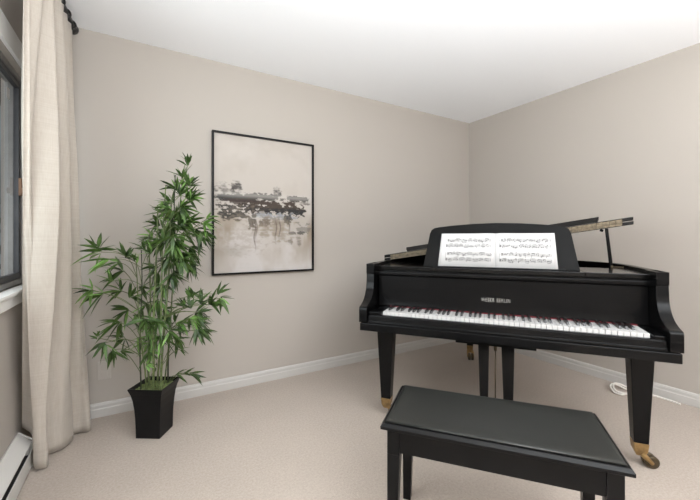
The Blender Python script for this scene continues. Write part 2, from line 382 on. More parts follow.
def fbm(sx, sz, seed, o=4):
    t = 0; s = 0
    for k in range(o): t = t+vnoise(nx, nz, sx*2**k, sz*2**k, seed+k)*0.55**k; s += 0.55**k
    return t/s
U, V = np.meshgrid(np.linspace(0, 1, nx), np.linspace(0, 1, nz))     # V = 0 at the top edge
col = np.zeros((nz, nx, 3)); col[:] = (0.66, 0.60, 0.545)
def mix(mask, c): 
    global col
    mask = np.clip(mask, 0, 1)[..., None]; col = col*(1-mask)+np.array(c)*mask
mix((fbm(3, 3, 1)-0.42)*1.6, (0.74, 0.69, 0.64))
mix((fbm(4, 5, 20)-0.5)*2*np.clip(1.3-V, 0, 1), (0.56, 0.50, 0.44))
mix(np.clip((V-0.53)*4, 0, 1)*(0.35+0.5*fbm(5, 3, 30)), (0.60, 0.545, 0.50))
mix(np.clip((V-0.55)*8, 0, 1)*np.clip((fbm(6, 2.2, 40)-0.50)*5, 0, 1)*np.clip((0.97-V)*4, 0, 1)*0.9, (0.38, 0.30, 0.215))
mix(np.clip((V-0.6)*8, 0, 1)*np.clip((fbm(4, 4, 50)-0.52)*5, 0, 1)*0.85, (0.74, 0.70, 0.68))
mix(np.exp(-((U-0.12)/0.13)**2-((V-0.60)/0.05)**2)*0.5, (0.42, 0.34, 0.24))
mix(np.exp(-((U-0.18)/0.10)**2-((V-0.84)/0.04)**2)*0.55*(0.4+fbm(10, 10, 60)), (0.32, 0.27, 0.20))
mix(np.exp(-((U-0.88)/0.15)**2-((V-0.62)/0.1)**2)*0.35, (0.40, 0.35, 0.29))
ragx = fbm(22, 40, 70); ragf = fbm(40, 90, 80); horiz = fbm(6, 70, 90)
def smear(u0, u1, v0, v1, c, dens=1.0, rag=1.0, soft=0.35):
    uc, uw = (u0+u1)/2, (u1-u0)/2*1.06; vc, vw = (v0+v1)/2-0.027, (v1-v0)/2*1.9
    d = np.maximum(np.abs(U-uc)/uw, 0)**4+np.abs((V-vc)/vw)**2
    m = 1-d+(ragx-0.5)*1.6*rag+(ragf-0.5)*1.3*rag+(horiz-0.5)*1.0*rag
    mix(np.clip(m/soft, 0, 1)*dens, c)
smear(0.00, 0.24, 0.405, 0.465, (0.07, 0.06, 0.052), 0.7, 1.8, 1.2)
smear(0.15, 0.26, 0.392, 0.455, (0.035, 0.03, 0.027), 0.8, 1.3, 0.9)
smear(0.57, 0.66, 0.405, 0.460, (0.045, 0.040, 0.038), 0.85, 1.2, 0.9)
smear(0.00, 0.10, 0.455, 0.500, (0.05, 0.045, 0.04), 0.6, 2.0, 1.0)
smear(0.03, 0.46, 0.468, 0.500, (0.012, 0.014, 0.015), 0.97, 1.0, 0.35)
smear(0.26, 0.68, 0.448, 0.482, (0.020, 0.017, 0.015), 0.95, 1.5, 0.35)
smear(0.06, 0.52, 0.490, 0.520, (0.060, 0.036, 0.028), 0.88, 1.4, 0.6)
smear(0.72, 0.97, 0.452, 0.476, (0.012, 0.010, 0.009), 0.97, 1.3, 0.3)
smear(0.74, 0.98, 0.474, 0.505, (0.10, 0.085, 0.075), 0.65, 2.2, 0.9)
smear(0.01, 0.20, 0.545, 0.566, (0.02, 0.018, 0.016), 0.92, 2.2)
smear(0.26, 0.88, 0.515, 0.580, (0.022, 0.015, 0.012), 0.97, 1.9, 0.3)
smear(0.30, 0.90, 0.505, 0.535, (0.10, 0.065, 0.045), 0.6, 2.4, 0.6)
smear(0.45, 0.88, 0.570, 0.605, (0.020, 0.020, 0.021), 0.9, 2.4)
smear(0.36, 0.82, 0.595, 0.620, (0.50, 0.53, 0.57), 0.75, 2.4)
smear(0.04, 0.31, 0.588, 0.625, (0.024, 0.022, 0.020), 0.93, 1.6)
smear(0.32, 0.40, 0.615, 0.680, (0.04, 0.036, 0.033), 0.85, 2.0, 0.7)
smear(0.42, 0.55, 0.638, 0.672, (0.07, 0.045, 0.032), 0.8, 1.9, 0.7)
smear(0.56, 0.64, 0.620, 0.660, (0.25, 0.21, 0.17), 0.6, 2.2)
smear(0.69, 0.77, 0.605, 0.640, (0.03, 0.027, 0.025), 0.9, 2.2)
smear(0.82, 0.97, 0.680, 0.725, (0.18, 0.17, 0.15), 0.6, 2.6)
smear(0.74, 0.92, 0.728, 0.742, (0.10, 0.09, 0.08), 0.75, 1.8)
smear(0.72, 0.78, 0.79, 0.82, (0.16, 0.13, 0.11), 0.6, 1.6, 1.2)
smear(0.82, 0.88, 0.78, 0.82, (0.15, 0.12, 0.10), 0.6, 1.6, 1.2)
smear(0.05, 0.60, 0.640, 0.800, (0.40, 0.33, 0.25), 0.40, 2.6, 1.6)
smear(0.45, 0.80, 0.650, 0.760, (0.34, 0.28, 0.21), 0.55, 2.6, 1.6)
for uu, v1 in ((0.385, 0.86), (0.40, 0.78), (0.60, 0.80), (0.64, 0.78), (0.36, 0.72), (0.74, 0.74)):
    mix(np.exp(-((U-uu-0.008*np.sin(V*40))/0.006)**2)*np.clip((V-0.60)*30, 0, 1)*np.clip((v1-V)*12, 0, 1)*0.8, (0.13, 0.095, 0.075))
mix(np.clip(np.exp(-((U-0.5)/0.6)**6-((V-0.43)/0.02)**2), 0, 1)*0.4, (0.76, 0.72, 0.67))
col *= 0.76
cw_, ch_ = pw-0.026, ph-0.026
verts = [(-cw_/2+cw_*i/(nx-1), -0.0135, 0.013+ch_*(1-j/(nz-1))) for j in range(nz) for i in range(nx)]
faces = [(j*nx+i, (j+1)*nx+i, (j+1)*nx+i+1, j*nx+i+1) for j in range(nz-1) for i in range(nx-1)]
me = bpy.data.meshes.new('canvas'); me.from_pydata(verts, [], faces)
ca = me.color_attributes.new('pigment', 'FLOAT_COLOR', 'POINT')
ca.data.foreach_set('color', np.concatenate([col, np.ones((nz, nx, 1))], 2).astype(np.float32).ravel())
me.materials.append(M_art); cv = bpy.data.objects.new('canvas', me); C.objects.link(cv); cv.parent = pic

# ------------------------------------------------------------------ grand piano (local frame: x along the keys, y away from the player)
PX, PY, PR = 1.52977, 1.13850, math.radians(-53.3)
piano = thing('grand_piano', 'black baby grand piano standing across the corner of the room', 'piano', (PX, PY, 0), PR)
def pbox(name, m, *a, bev=0.002, parent=None): return obj(name, bx(*a), m, parent or piano, bevel=bev)
# rim outline
out_pts = [(-0.745, 0.17), (-0.745, 0.6), (-0.745, 1.12), (-0.725, 1.32), (-0.655, 1.52), (-0.53, 1.68), (-0.36, 1.765), (-0.18, 1.755), (-0.02, 1.66), (0.11, 1.50), (0.24, 1.33), (0.42, 1.16), (0.60, 1.00), (0.705, 0.84), (0.742, 0.66), (0.745, 0.5), (0.745, 0.17)]
os_ = [Vector((p.x, p.y, 0)) for p in spline([(a, b_, 0) for a, b_ in out_pts], 5)]
def inset(path, d):
    r = []
    for i, p in enumerate(path):
        t_ = (path[min(i+1, len(path)-1)]-path[max(i-1, 0)]).normalized(); r.append(p+Vector((t_.y, -t_.x, 0))*d)
    return r
ins = inset(os_, 0.035)
bm = bmesh.new(); z0, z1 = 0.645, 0.975; n = len(os_)
def wallstrip(bm, A, B, z0, z1):
    va = [(bm.verts.new((p.x, p.y, z0)), bm.verts.new((p.x, p.y, z1))) for p in A]; vb = [(bm.verts.new((p.x, p.y, z0)), bm.verts.new((p.x, p.y, z1))) for p in B]
    for i in range(len(A)-1):
        bm.faces.new([va[i][0], va[i+1][0], va[i+1][1], va[i][1]]); bm.faces.new([vb[i+1][0], vb[i][0], vb[i][1], vb[i+1][1]])
        bm.faces.new([va[i][1], va[i+1][1], vb[i+1][1], vb[i][1]]); bm.faces.new([va[i+1][0], va[i][0], vb[i][0], vb[i+1][0]])
    for k in (0, -1): bm.faces.new([va[k][0], va[k][1], vb[k][1], vb[k][0]])
wallstrip(bm, os_, ins, z0, z1)
obj('rim', bm, M_black, piano, True, bevel=0.003)
for p in piano.children[-1].data.polygons: p.use_smooth = True
md = piano.children[-1].modifiers.new('ws', 'WEIGHTED_NORMAL')
# soundboard and gilt plate inside
def plate(name, d, za, zb, m, ymin=0.62):
    I = [p for p in inset(os_, d) if p.y > ymin]
    bm = bmesh.new(); hexa(bm, [(p.x, p.y, za) for p in I], [(p.x, p.y, zb) for p in I]); return obj(name, bm, m, piano)
M_wood = mat('soundboard_spruce', (0.32, 0.19, 0.09), 0.4, noise=(8, 0.2, (1, 8, 1)))
M_plate = mat('iron_plate_bronze', (0.30, 0.21, 0.10), 0.35, 0.6, noise=(20, 0.1))
plate('soundboard', 0.036, 0.78, 0.79, M_wood, 0.40)
plate('iron_plate', 0.06, 0.855, 0.868, M_plate, 0.60)
bm = bmesh.new()
for k in range(46):
    t0 = -0.64+1.22*k/45; yl = 0.66+min(1.0, max(0.12, 0.95-0.62*(k/45)**0.8))
    tube(bm, [(t0, 0.64, 0.885), (t0*0.72-0.03, yl*0.98, 0.885)], 0.0012, 4)
so = obj('strings', bm, M_hinge, piano)
bm = bmesh.new()
for x in (-0.40, -0.05, 0.3): box(bm, x-0.04, x+0.04, 0.3, 1.1-abs(x)*0.5, 0.62, 0.78)
box(bm, -0.7, 0.7, 0.30, 0.40, 0.643, 0.80); obj('beams', bm, M_blackf, piano)
# keybed
pbox('keybed', M_black, -0.7275, 0.7300, 0.0, 0.42, 0.600, 0.6430, bev=0.003)
# key slip
bm = bmesh.new(); prism(bm, [(0.012, 0.6432), (0.050, 0.6432), (0.050, 0.690), (0.030, 0.690), (0.022, 0.684), (0.018, 0.655), (0.012, 0.652)], 'x', -0.684, 0.686)
obj('key_slip', bm, M_black, piano, bevel=0.0015)
pbox('key_frame', M_blackf, -0.684, 0.686, 0.051, 0.235, 0.6432, 0.680)
# arms
def armprof():
    P = [(0.0, 0.647), (0.0, 0.722), (0.004, 0.732), (0.014, 0.738), (0.035, 0.742), (0.070, 0.752), (0.105, 0.768), (0.135, 0.792), (0.152, 0.820), (0.160, 0.850), (0.163, 0.880), (0.165, 0.902), (0.166, 0.912), (0.160, 0.914), (0.160, 0.975), (0.30, 0.975), (0.30, 0.647)]
    return P
for s in (-1, 1):
    bm = bmesh.new(); a, b_ = (0.687, 0.733) if s < 0 else (0.688, 0.735)
    P = armprof(); cv_ = spline([(0, y, z) for y, z in P[1:13]], 5); lo = [P[0]]+[(q.y, q.z) for q in cv_]+P[13:]
    v0 = []; v1 = []
    for y, z in lo:   # upper part of the cheek is a touch further out, as the rim
        off = (0.012 if s < 0 else 0.008)*min(1, max(0, (y-0.02)/0.12))
        v0.append((s*(a+off*0.8), y, z)); v1.append((s*(b_+off), y, z))
    hexa(bm, v0, v1); ao = obj('arm', bm, M_black, piano, bevel=0.0025)
    for p_ in ao.data.polygons: p_.use_smooth = len(p_.vertices) == 4
    ao.data.set_sharp_from_angle(angle=math.radians(35))
# key blocks
pbox('key_block', M_black, -0.686, -0.609, 0.030, 0.22, 0.6902, 0.706, bev=0.003)
pbox('key_block', M_black, 0.643, 0.687, 0.030, 0.22, 0.6902, 0.706, bev=0.003)
# keys
kw = 1.243/52; kx0 = -0.605
pitch = ['A', 'B', 'C', 'D', 'E', 'F', 'G']
wp = None; bpk = None
for i in range(52):
    if wp is None:
        bm = bmesh.new(); box(bm, 0, kw-0.0020, 0.053, 0.215, 0.686, 0.7075); wp = obj('white_key', bm, M_ivory, piano, bevel=0.001); o = wp
    else: o = wp.copy(); C.objects.link(o); o.parent = piano
    o.location = (kx0+i*kw, 0, 0)
    if pitch[i % 7] in 'ACDFG' and i < 51:
        if bpk is None:
            bm = bmesh.new(); hexa(bm, [(-0.0066, 0.100, 0.704), (0.0066, 0.100, 0.704), (0.0066, 0.215, 0.704), (-0.0066, 0.215, 0.704)],
                                   [(-0.0052, 0.108, 0.7215), (0.0052, 0.108, 0.7215), (0.0052, 0.215, 0.7225), (-0.0052, 0.215, 0.7225)])
            bpk = obj('black_key', bm, M_ebony, piano, bevel=0.001); o = bpk
        else: o = bpk.copy(); C.objects.link(o); o.parent = piano
        dx = {'A': 0.001, 'C': -0.002, 'D': 0.002, 'F': -0.002, 'G': 0}[pitch[i % 7]]
        o.location = (kx0+(i+1)*kw+dx, 0, 0)
pbox('key_felt', M_felt, -0.606, 0.640, 0.208, 0.226, 0.7078, 0.7120, bev=0.001)
# fallboard
bm = bmesh.new(); prism(bm, [(0.236, 0.712), (0.238, 0.726), (0.240, 0.745), (0.243, 0.80), (0.246, 0.896), (0.262, 0.896), (0.262, 0.706), (0.236, 0.706)], 'x', -0.690, 0.692)
fb = obj('fallboard', bm, M_black, piano, bevel=0.002)
bm = bmesh.new(); prism(bm, [(0.232, 0.905), (0.238, 0.900), (0.262, 0.900), (0.262, 0.926), (0.238, 0.926), (0.232, 0.920)], 'x', -0.702, 0.704)
obj('fallboard_rail', bm, M_black, piano, bevel=0.002)
cu_ = bpy.data.curves.new('l', 'FONT'); cu_.body = 'WEBER BERLIN'; cu_.size = 0.031; cu_.align_x = 'CENTER'; cu_.align_y = 'CENTER'; cu_.extrude = 0.0003; cu_.space_character = 1.15; cu_.offset = -0.0009; cu_.space_word = 1.3
to = bpy.data.objects.new('l', cu_); C.objects.link(to); bpy.context.view_layer.update()
me = bpy.data.meshes.new_from_object(to.evaluated_get(bpy.context.evaluated_depsgraph_get())); bpy.data.objects.remove(to)
me.name = 'lettering'; me.materials.clear(); me.materials.append(M_gold)
lt = bpy.data.objects.new('lettering', me); C.objects.link(lt); lt.parent = fb
xs_ = [v.co.x for v in me.vertices]; lt.scale = (0.150/(max(xs_)-min(xs_)), 1, 1); lt.rotation_euler = (math.radians(88.5), 0, 0); lt.location = (0.0, 0.2412, 0.782)
# action shelf
for a, b_ in ((-0.702, -0.4385), (-0.4365, 0.4285), (0.4305, 0.704)):
    pbox('music_shelf', M_shelf, a, b_, 0.240, 0.60, 0.934, 0.957, bev=0.0025)
pbox('pinblock', M_blackf, -0.705, 0.705, 0.262, 0.60, 0.80, 0.9335)
# music desk (tilted)
desk_bm = bmesh.new()
half = [(0.421, 0.0), (0.412, 0.06), (0.399, 0.15), (0.390, 0.215), (0.380, 0.240), (0.362, 0.252), (0.335, 0.258), (0.25, 0.268), (0.13, 0.2775), (0.0, 0.281)]
outl = [(-x, z) for x, z in half]+[(x, z) for x, z in half[::-1][1:]]
tilt = math.radians(17)
prism(desk_bm, outl, 'y', 0, 0.014)
desk = obj('music_desk', desk_bm, M_desk, piano, bevel=0.002); desk.location = (0, 0.315, 0.9575); desk.rotation_euler = (-tilt, 0, 0)
bm = bmesh.new(); box(bm, -0.36, 0.35, -0.020, 0.0, -0.004, 0.0008); obj('ledge', bm, M_blackf, desk, bevel=0.001)
# lid: hinged at the left (bass) side, raised at the right
zl, zr, tl, tr_ = 0.963, 1.214, -0.768, 0.745
ang = math.atan2(zr-zl, tr_-tl)
def lz(t_): return zl+(t_-tl)*math.tan(ang)
LO = [p for p in inset(os_, -0.02) if p.y > 0.66]
LP = [Vector((tl, 0.62, 0))]+[Vector(((p.x if p.x < 0.7 else min(p.x, tr_)), p.y, 0)) for p in LO]+[Vector((tr_, 0.62, 0))]
bm = bmesh.new(); th_ = 0.020
ca_ = math.cos(ang)
def shr(p): return (tl+(p.x-tl)*1.0, p.y)
hexa(bm, [(shr(p)[0], p.y, lz(p.x)) for p in LP], [(shr(p)[0], p.y, lz(p.x)+th_) for p in LP])
lid = obj('lid', bm, M_black, piano, bevel=0.002)
# folded front flap, resting tilted on the main lid
def lp(t_, y, h): return (t_, y, lz(t_)+h)
bm = bmesh.new()
hexa(bm, [lp(tl, 0.62, 0.0235), lp(tr_-0.002, 0.62, 0.0235), lp(tr_-0.002, 0.67, 0.0235), lp(tl, 0.67, 0.0235)],
     [lp(tl, 0.62, 0.0445), lp(tr_-0.002, 0.62, 0.0445), lp(tr_-0.002, 0.67, 0.0465), lp(tl, 0.67, 0.0465)])
flap = obj('front_flap', bm, M_black, piano, bevel=0.002)
bm = bmesh.new()
hexa(bm, [lp(-0.592, 0.671, 0.024), lp(0.572, 0.671, 0.024), lp(0.664, 1.02, 0.060), lp(-0.697, 1.02, 0.060)],
     [lp(-0.592, 0.671, 0.046), lp(0.572, 0.671, 0.046), lp(0.664, 1.02, 0.082), lp(-0.697, 1.02, 0.082)])
obj('flap_panel', bm, M_flat, flap, bevel=0.002)
bm = bmesh.new()   # brass piano hinge knuckles between the layers
k0, k1 = tl+0.05, tr_-0.055; nk = 44
for k in range(nk):
    a = k0+(k1-k0)*k/nk; b_ = a+(k1-k0)/nk*0.93
    hexa(bm, [lp(a, 0.6140, 0.004), lp(b_, 0.6140, 0.004), lp(b_, 0.6195, 0.004), lp(a, 0.6195, 0.004)], [lp(a, 0.6140, 0.0185), lp(b_, 0.6140, 0.0185), lp(b_, 0.6195, 0.0185), lp(a, 0.6195, 0.0185)])
    hexa(bm, [lp(a, 0.6140, 0.0255), lp(b_, 0.6140, 0.0255), lp(b_, 0.6195, 0.0255), lp(a, 0.6195, 0.0255)], [lp(a, 0.6140, 0.0405), lp(b_, 0.6140, 0.0405), lp(b_, 0.6195, 0.0405), lp(a, 0.6195, 0.0405)])
tube(bm, [lp(k0, 0.6165, 0.022), lp(k1, 0.6165, 0.022)], 0.0035, 8)
obj('brass_hinge', bm, M_hinge, lid)
# prop stick
bm = bmesh.new(); tube(bm, [(0.640, 0.64, 0.945), (0.637, 0.64, 1.0), (0.617, 0.64, lz(0.617)-0.001)], [0.010, 0.010, 0.009], 8)
tube(bm, [(0.60, 0.64, lz(0.60)-0.012), (0.585, 0.64, lz(0.585)-0.004)], 0.008, 8)
box(bm, 0.600, 0.655, 0.618, 0.662, 0.930, 0.946)
obj('lid_prop', bm, M_black, piano)
bm = bmesh.new(); tube(bm, [(0.650, 0.63, 0.962), (0.70, 0.63, 0.962)], 0.0025, 8); tube(bm, [(0.641, 0.627, 0.958), (0.641, 0.627, 0.970)], 0.006, 8)
obj('prop_hinge', bm, M_dbrass, piano)

# legs
def wheel(bm, c, ax, r, w):
    a = Vector(ax).normalized(); bm2 = bmesh.new()
    lathe(bm2, [(r*0.45, -w/2), (r*0.9, -w/2), (r, -w*0.3), (r, w*0.3), (r*0.9, w/2), (r*0.45, w/2)], 20)
    rot = a.to_track_quat('Z', 'Y').to_matrix().to_4x4(); bmesh.ops.transform(bm2, matrix=Matrix.Translation(c) @ rot, verts=bm2.verts)
    me = bpy.data.meshes.new('t'); bm2.to_mesh(me); bm2.free(); bm.from_mesh(me); bpy.data.meshes.remove(me)
def leg(name, cx, cy, wt, wb, dt, db, zt, zb, wheeldir, front=True):
    bm = bmesh.new()
    def q(w, d, z): return [(cx-w/2, cy-d/2, z), (cx+w/2, cy-d/2, z), (cx+w/2, cy+d/2, z), (cx-w/2, cy+d/2, z)]
    hexa(bm, q(wb, db, zb), q(wt, dt, zt)); L = obj(name, bm, M_black, piano, bevel=0.003)
    bm = bmesh.new()
    hexa(bm, q(wb*0.90, db*0.9, zb-0.042), q(wb*1.03, db*1.03, zb))
    hexa(bm, q(wb*0.55, db*0.55, zb-0.066), q(wb*0.88, db*0.88, zb-0.0425))
    w = Vector((*wheeldir, 0)).normalized(); ax = Vector((-w.y, w.x, 0))
    c = Vector((cx, cy, 0))
    # fork sweeping from the socket to the wheels
    for s in (-1, 1):
        tube(bm, [c+ax*s*0.016+Vector((0, 0, zb-0.052)), c+w*0.018+ax*s*0.020+Vector((0, 0, zb-0.070)), c+w*0.046+ax*s*0.022+Vector((0, 0, 0.026))], [0.014, 0.013, 0.010], 8)
    cs_ = obj('caster', bm, M_brass, L, bevel=0.001)
    for s in (-1, 1):
        bm = bmesh.new(); wheel(bm, c+w*0.048+ax*s*0.014+Vector((0, 0, 0.0312)), ax, 0.031, 0.020)
        obj('wheel', bm, M_dbrass, cs_, True)
    return L
leg('leg', -0.640, 0.255, 0.106, 0.060, 0.095, 0.062, 0.600, 0.125, (0.75, 0.6))
leg('leg', 0.662, 0.265, 0.100, 0.060, 0.095, 0.062, 0.600, 0.125, (1, 0.22))
leg('leg', -0.222, 1.600, 0.100, 0.055, 0.100, 0.055, 0.645, 0.125, (0.2, -1))
# lyre
lyre = obj('lyre', bx(-0.200, 0.188, 0.062, 0.30, 0.572, 0.600), M_black, piano, bevel=0.002)
for a, b_, c, d in ((-0.088, -0.032, -0.076, -0.040), (0.028, 0.092, 0.043, 0.083)):
    bm = bmesh.new(); hexa(bm, [(c, 0.135, 0.13), (d, 0.135, 0.13), (d, 0.165, 0.13), (c, 0.165, 0.13)], [(a, 0.125, 0.572), (b_, 0.125, 0.572), (b_, 0.175, 0.572), (a, 0.175, 0.572)])
    obj('lyre_post', bm, M_black, lyre, bevel=0.002)
pbox('pedal_box', M_black, -0.115, 0.120, 0.095, 0.215, 0.055, 0.13, bev=0.004, parent=lyre)
for x in (-0.001,):
    bm = bmesh.new(); tube(bm, [(x, 0.15, 0.13), (x, 0.15, 0.572)], 0.0035, 8); lathe(bm, [(0.0035, 0.52), (0.008, 0.53), (0.008, 0.56), (0.0035, 0.571)], 12, (x, 0.15, 0)); obj('pedal_rod', bm, M_dbrass, lyre, True)
for x in (-0.055, 0.060):
    bm = bmesh.new(); prism(bm, [(x-0.012, 0.094), (x-0.015, 0.03), (x-0.008, 0.0), (x+0.008, 0.0), (x+0.015, 0.03), (x+0.012, 0.094)], 'z', 0.068, 0.078); obj('pedal', bm, M_brass, lyre, bevel=0.002)
for s in (-1, 1):
    bm = bmesh.new(); tube(bm, [(s*0.07, 0.20, 0.12), (s*0.09, 0.75, 0.645)], 0.006, 8); obj('lyre_brace', bm, M_black, lyre)

# ------------------------------------------------------------------ sheet music (open book on the desk)
Rp = Matrix.Translation((PX, PY, 0)) @ Matrix.Rotation(PR, 4, 'Z')
mus = thing('sheet_music', 'open white music score standing on the piano music desk', 'sheet music')
mus.matrix_world = Rp @ Matrix.Translation((0, 0.315, 0.9575)) @ Matrix.Rotation(-tilt, 4, 'X')
b0, hP = 0.0012, 0.212
rg = random.Random(3)
for (xa, xb, xat, xbt) in ((-0.330, -0.0045, -0.315, -0.0045), (-0.0045, 0.318, -0.0045, 0.308)):
    bm = bmesh.new(); nI = 16
    rowsA = []
    left = xa < -0.1
    for zz, (p, q_) in ((b0, (xa, xb)), (b0+hP, (xat, xbt))):
        rr = []
        for k in range(nI+1):
            u = k/nI; x = p+(q_-p)*u; e = u if not left else 1-u
            y = -0.0035-0.004*math.exp(-((e-0.16)/0.12)**2)+0.0025*math.exp(-(e/0.05)**2)
            rr.append((x, y, zz))
        rowsA.append(rr)
    fr = [[bm.verts.new(v) for v in r] for r in rowsA]; bk = [[bm.verts.new((v[0], -0.0003, v[2])) for v in r] for r in rowsA]
    for k in range(nI):
        bm.faces.new([fr[0][k], fr[0][k+1], fr[1][k+1], fr[1][k]]); bm.faces.new([bk[0][k+1], bk[0][k], bk[1][k], bk[1][k+1]])
        bm.faces.new([fr[1][k], fr[1][k+1], bk[1][k+1], bk[1][k]]); bm.faces.new([fr[0][k+1], fr[0][k], bk[0][k], bk[0][k+1]])
    for k in (0, nI): bm.faces.new([fr[0][k], fr[1][k], bk[1][k], bk[0][k]])
    pg = obj('page', bm, M_paper, mus, True)
    for p_ in pg.data.polygons: p_.use_smooth = abs(p_.normal.y) > 0.7
    # notation
    bm = bmesh.new(); X0, X1 = xat+0.030, xbt-0.022
    if not left: X0, X1 = xat+0.026, xbt-0.020
    def yy(x):
        u = (x-xat)/(xbt-xat); e = u if not left else 1-u
        return -0.0037-0.004*math.exp(-((e-0.16)/0.12)**2)+0.0025*math.exp(-(e/0.05)**2)
    def ink(xa_, xb_, za, zb_, sl=0):
        n_ = max(1, int((xb_-xa_)/0.02))
        for k in range(n_):
            a = xa_+(xb_-xa_)*k/n_; c_ = xa_+(xb_-xa_)*(k+1)/n_
            v = [bm.verts.new(p) for p in ((a, yy(a)-0.0003, za+sl*(a-xa_)), (c_, yy(c_)-0.0003, za+sl*(c_-xa_)), (c_, yy(c_)-0.0003, zb_+sl*(c_-xa_)), (a, yy(a)-0.0003, zb_+sl*(a-xa_)))]
            bm.faces.new(v)
    for ri, zc in enumerate((0.168, 0.133, 0.083, 0.047)):
        zc += b0; xs = X0+(0.008 if ri in (0, 2) else 0)
        for l in range(5): ink(xs, X1, zc-0.008+0.004*l-0.0004, zc-0.008+0.004*l+0.0004)
        ink(xs, xs+0.0012, zc-0.008, zc+0.008); ink(X1-0.0012, X1, zc-0.008, zc+0.008)
        ink(xs+0.004, xs+0.008, zc-0.007, zc+0.007)
        for bb in range(1, 4): xx = xs+(X1-xs)*bb/4+rg.uniform(-.005, .005); ink(xx, xx+0.0006, zc-0.008, zc+0.008)
        x = xs+0.016
        while x < X1-0.02:
            nb = rg.choice((2, 3, 4, 4)); st = rg.uniform(0.0065, 0.0085); zb_ = zc+rg.choice((-1, 1, 1))*rg.uniform(0.009, 0.013)
            sl = rg.uniform(-0.12, 0.12)
            for k in range(nb):
                xn = x+k*st; zn = zc+rg.uniform(-0.008, 0.006)
                ink(xn-0.0024, xn+0.0024, zn-0.0020, zn+0.0020); sx = xn+0.0016; zt_ = zb_+sl*k*st
                ink(sx-0.0004, sx+0.0004, min(zn, zt_), max(zn, zt_))
                if rg.random() < 0.35: ink(xn-0.002, xn+0.002, zn-0.0087, zn-0.0055)
            if rg.random() < 0.8: ink(x, x+(nb-1)*st+0.002, zb_-0.001, zb_+0.001, sl)
            x += nb*st+rg.uniform(0.002, 0.008)
    for zc in ((0.168+0.133)/2, (0.083+0.047)/2): ink(X0-0.002, X0-0.0008, zc+b0-0.026, zc+b0+0.026)
    o = obj('notation', bm, M_ink, pg)

# ------------------------------------------------------------------ bench
bn = thing('piano_bench', 'black piano bench with grey leather seat in front of the piano', 'bench', (1.108, 0.841, 0), math.radians(-50.9))
Lb, Wb = 0.748, 0.357
bm = bmesh.new()
def rect(l, w, z): return [(-l/2, -w/2, z), (l/2, -w/2, z), (l/2, w/2, z), (-l/2, w/2, z)]
secs = [rect(Lb-0.022, Wb-0.022, 0.448), rect(Lb, Wb, 0.454), rect(Lb, Wb, 0.464), rect(Lb-0.010, Wb-0.010, 0.470), rect(Lb-0.016, Wb-0.016, 0.474)]
vs = [[bm.verts.new(p) for p in s] for s in secs]
bm.faces.new(vs[0][::-1]); bm.faces.new(vs[-1])
for i in range(len(vs)-1):
    for k in range(4): bm.faces.new([vs[i][k], vs[i][(k+1) % 4], vs[i+1][(k+1) % 4], vs[i+1][k]])
obj('lid', bm, M_bench, bn, bevel=0.0015)
bm = bmesh.new(); l, w = Lb-0.034, Wb-0.030
secs = [rect(l, w, 0.4742), rect(l, w, 0.4785), rect(l-0.006, w-0.006, 0.4815), rect(l-0.03, w-0.03, 0.4835), rect(l-0.12, w-0.12, 0.4845)]
vs = [[bm.verts.new(p) for p in s] for s in secs]; bm.faces.new(vs[0][::-1]); bm.faces.new(vs[-1])
for i in range(len(vs)-1):
    for k in range(4): bm.faces.new([vs[i][k], vs[i][(k+1) % 4], vs[i+1][(k+1) % 4], vs[i+1][k]])
obj('leather_seat', bm, M_leather, bn, True)
ax_, ay_ = Lb/2-0.020, Wb/2-0.020
for s in (-1, 1):
    obj('apron', bx(-ax_+0.045, ax_-0.045, min(s*ay_-s*0.004, s*(ay_-0.020)), max(s*ay_-s*0.004, s*(ay_-0.020)), 0.368, 0.4478), M_bench, bn, bevel=0.001)
    obj('apron', bx(min(s*ax_-s*0.004, s*(ax_-0.020)), max(s*ax_-s*0.004, s*(ax_-0.020)), -ay_+0.045, ay_-0.045, 0.368, 0.4478), M_bench, bn, bevel=0.001)
    for t_ in (-1, 1):
        bm = bmesh.new(); w0, w1 = 0.045, 0.032
        def c4(w, z): xa, ya = s*ax_, t_*ay_; return [(min(xa, xa-s*w), min(ya, ya-t_*w), z), (max(xa, xa-s*w), min(ya, ya-t_*w), z), (max(xa, xa-s*w), max(ya, ya-t_*w), z), (min(xa, xa-s*w), max(ya, ya-t_*w), z)]
        hexa(bm, c4(w1, 0), c4(w0, 0.36)); hexa(bm, c4(w0, 0.3601), c4(w0, 0.4478)); obj('leg', bm, M_bench, bn, bevel=0.0015)

# ------------------------------------------------------------------ cable on the carpet
pts = [(3.19, 1.10, 0.05), (3.17, 1.11, 0.012), (3.12, 1.14, 0.006), (3.02, 1.155, 0.006), (2.965, 1.175, 0.006), (2.955, 1.23, 0.012), (2.99, 1.275, 0.045), (3.06, 1.27, 0.050), (3.13, 1.20, 0.008), (3.12, 1.12, 0.012),
       (3.04, 1.13, 0.016), (2.985, 1.175, 0.016), (2.985, 1.235, 0.022), (3.03, 1.265, 0.060), (3.10, 1.24, 0.050), (3.15, 1.15, 0.016), (3.165, 0.98, 0.006), (3.15, 0.90, 0.006)]
bm = bmesh.new(); pts = [(a, b_, c) if a > 3.14 and b_ < 1.15 else (3.06+(a-3.06)*0.8, 1.17+(b_-1.17)*0.78, c*0.75+0.002) for a, b_, c in pts]; tube(bm, spline(pts, 8), 0.0058, 8)
tag(obj('power_cable', bm, M_cable, None, True), 'coiled white cable on the carpet by the right wall', 'cable')

